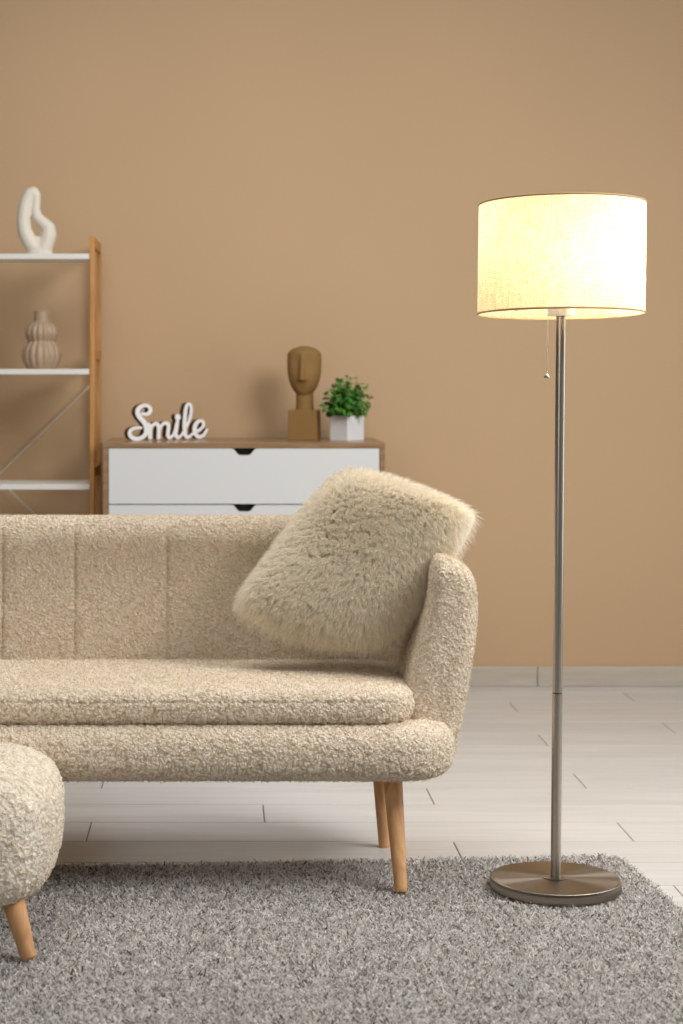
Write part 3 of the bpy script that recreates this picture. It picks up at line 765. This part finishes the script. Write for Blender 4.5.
# ------------------------------------------------------------------ potted plant
PY = 7.06; k = PY / F
plant = empty('potted_plant', (wx(347, PY), PY, dz), 'small leafy green plant in a square white pot on the dresser', 'plant', rz=math.radians(43))
hh = 12.0 * k; ph = 24.8 * k
bm = bmesh.new(); add_box(bm, (-hh, -hh, 0), (hh, hh, ph)); bm.faces.ensure_lookup_table()
tf = [f for f in bm.faces if f.normal.z > .9][0]
r_ = bmesh.ops.inset_region(bm, faces=[tf], thickness=.004); bmesh.ops.translate(bm, verts=tf.verts[:], vec=(0, 0, -.012))
mesh_bm('pot', bm, M['pot'], plant, bevel=.0012)
box('soil', (-hh + .0045, -hh + .0045, ph - .013), (hh - .0045, hh - .0045, ph - .006), M['soil'], plant, bevel=0)
Vl, Fl = [], []; stems_v = []; rp = random.Random(11)
bmS = bmesh.new()
def leaf(c, nrm, size):
    nrm = Vector(nrm).normalized(); t = nrm.orthogonal().normalized(); t.rotate(Matrix.Rotation(rp.uniform(0, 6.28), 3, nrm)); b2 = nrm.cross(t)
    base_i = len(Vl); Vl.append(Vector(c) + nrm * size * .12); m = 9
    for i in range(m):
        a = 2 * PI * i / m; r = size * (1 + .12 * math.cos(3 * a)); Vl.append(Vector(c) + t * r * math.cos(a) + b2 * r * math.sin(a) * .85 - nrm * size * .1 * (math.cos(2 * a) + 1))
    for i in range(m): Fl.append((base_i, base_i + 1 + i, base_i + 1 + (i + 1) % m))
for s in range(150):
    th = rp.uniform(0, 2 * PI); el = math.acos(rp.uniform(-.12, 1)); Rr = 27.5 * k * rp.uniform(.62, 1.05)
    d_ = Vector((math.sin(el) * math.cos(th), math.sin(el) * math.sin(th), math.cos(el) * 1.38 + .04))
    tip = Vector((.0028, -.0024, ph + .006)) + d_ * Rr; root = Vector((rp.uniform(-.4, .4) * hh, rp.uniform(-.4, .4) * hh, ph - .012))
    mid = (root + tip) / 2 + Vector((0, 0, .006))
    if tip.z < ph + .004: tip.z = ph + .004
    pts = [root, mid, tip]
    for a, b in ((root, mid), (mid, tip)):
        dv = b - a; mt = Matrix.Translation((a + b) / 2) @ dv.to_track_quat('Z', 'Y').to_matrix().to_4x4()
        bmesh.ops.create_cone(bmS, segments=5, radius1=.0007, radius2=.0006, depth=dv.length, matrix=mt)
    for f in (.55, .75, 1.0):
        base_p = root.lerp(mid, f * 2) if f < .5 else mid.lerp(tip, (f - .5) * 2)
        for q_ in range(3 if f < 1 else 4):
            off = Vector((rp.gauss(0, 1), rp.gauss(0, 1), rp.gauss(.2, .8))).normalized() * rp.uniform(.004, .009)
            leaf(base_p + off, (off.normalized() + d_ * .7 + Vector((0, -.3, .5))), rp.uniform(.0048, .0078))
mesh_bm('stems', bmS, M['stem'], plant, smooth=True)
mesh_py('foliage', Vl, Fl, M['leaf'], plant, smooth=True, sharp=False)

# ------------------------------------------------------------------ lights
def area(name, loc, target, size, power, color, sy=None):
    l = bpy.data.lights.new(name, 'AREA'); l.shape = 'RECTANGLE'; l.size = size; l.size_y = sy or size; l.energy = power; l.color = color
    o = bpy.data.objects.new(name, l); COL.objects.link(o); o.location = loc
    o.rotation_euler = (Vector(target) - Vector(loc)).to_track_quat('-Z', 'Y').to_euler(); return o
area('window_light', (2.3, 3.4, 2.8), (.0, 4.8, .4), 1.4, 100, (1, .99, .97), 1.4)
area('side_light', (3.0, 4.8, 1.2), (.5, 5.0, .5), 1.2, 16, (1, .99, .98), 1.6)
area('ceiling_light', (-.2, 4.9, 3.2), (-.1, 5.0, 0), 2.0, 55, (1, .98, .95), 1.8)
area('front_fill', (-.9, 2.1, 1.3), (-.65, 4.0, .3), .6, 7, (1, .97, .94))
pl = bpy.data.lights.new('bulb_light', 'POINT'); pl.energy = 7.0; pl.color = (1, .85, .64); pl.shadow_soft_size = .05
po = bpy.data.objects.new('bulb_light', pl); COL.objects.link(po); po.location = (LX + cx0 + .055, LY, LZ + zt + .135)
w = bpy.data.worlds.new('world'); SC.world = w; w.use_nodes = True
w.node_tree.nodes['Background'].inputs[0].default_value = (.96, .97, 1.0, 1); w.node_tree.nodes['Background'].inputs[1].default_value = .06

# ------------------------------------------------------------------ camera
cd = bpy.data.cameras.new('camera'); cam = bpy.data.objects.new('camera', cd); COL.objects.link(cam)
cam.location = (0, 0, EYE); cam.rotation_euler = (PI / 2, 0, 0)
cd.sensor_fit = 'HORIZONTAL'; cd.sensor_width = 36; cd.lens = F * 36 / 683
cd.shift_x = (341.5 - CX) / 683; cd.shift_y = -(512 - CY) / 683; cd.clip_end = 50
cd.dof.use_dof = True; cd.dof.focus_distance = 4.45; cd.dof.aperture_fstop = 6.3
SC.camera = cam
SC.view_settings.view_transform = 'Standard'; SC.view_settings.look = 'None'; SC.view_settings.exposure = 0
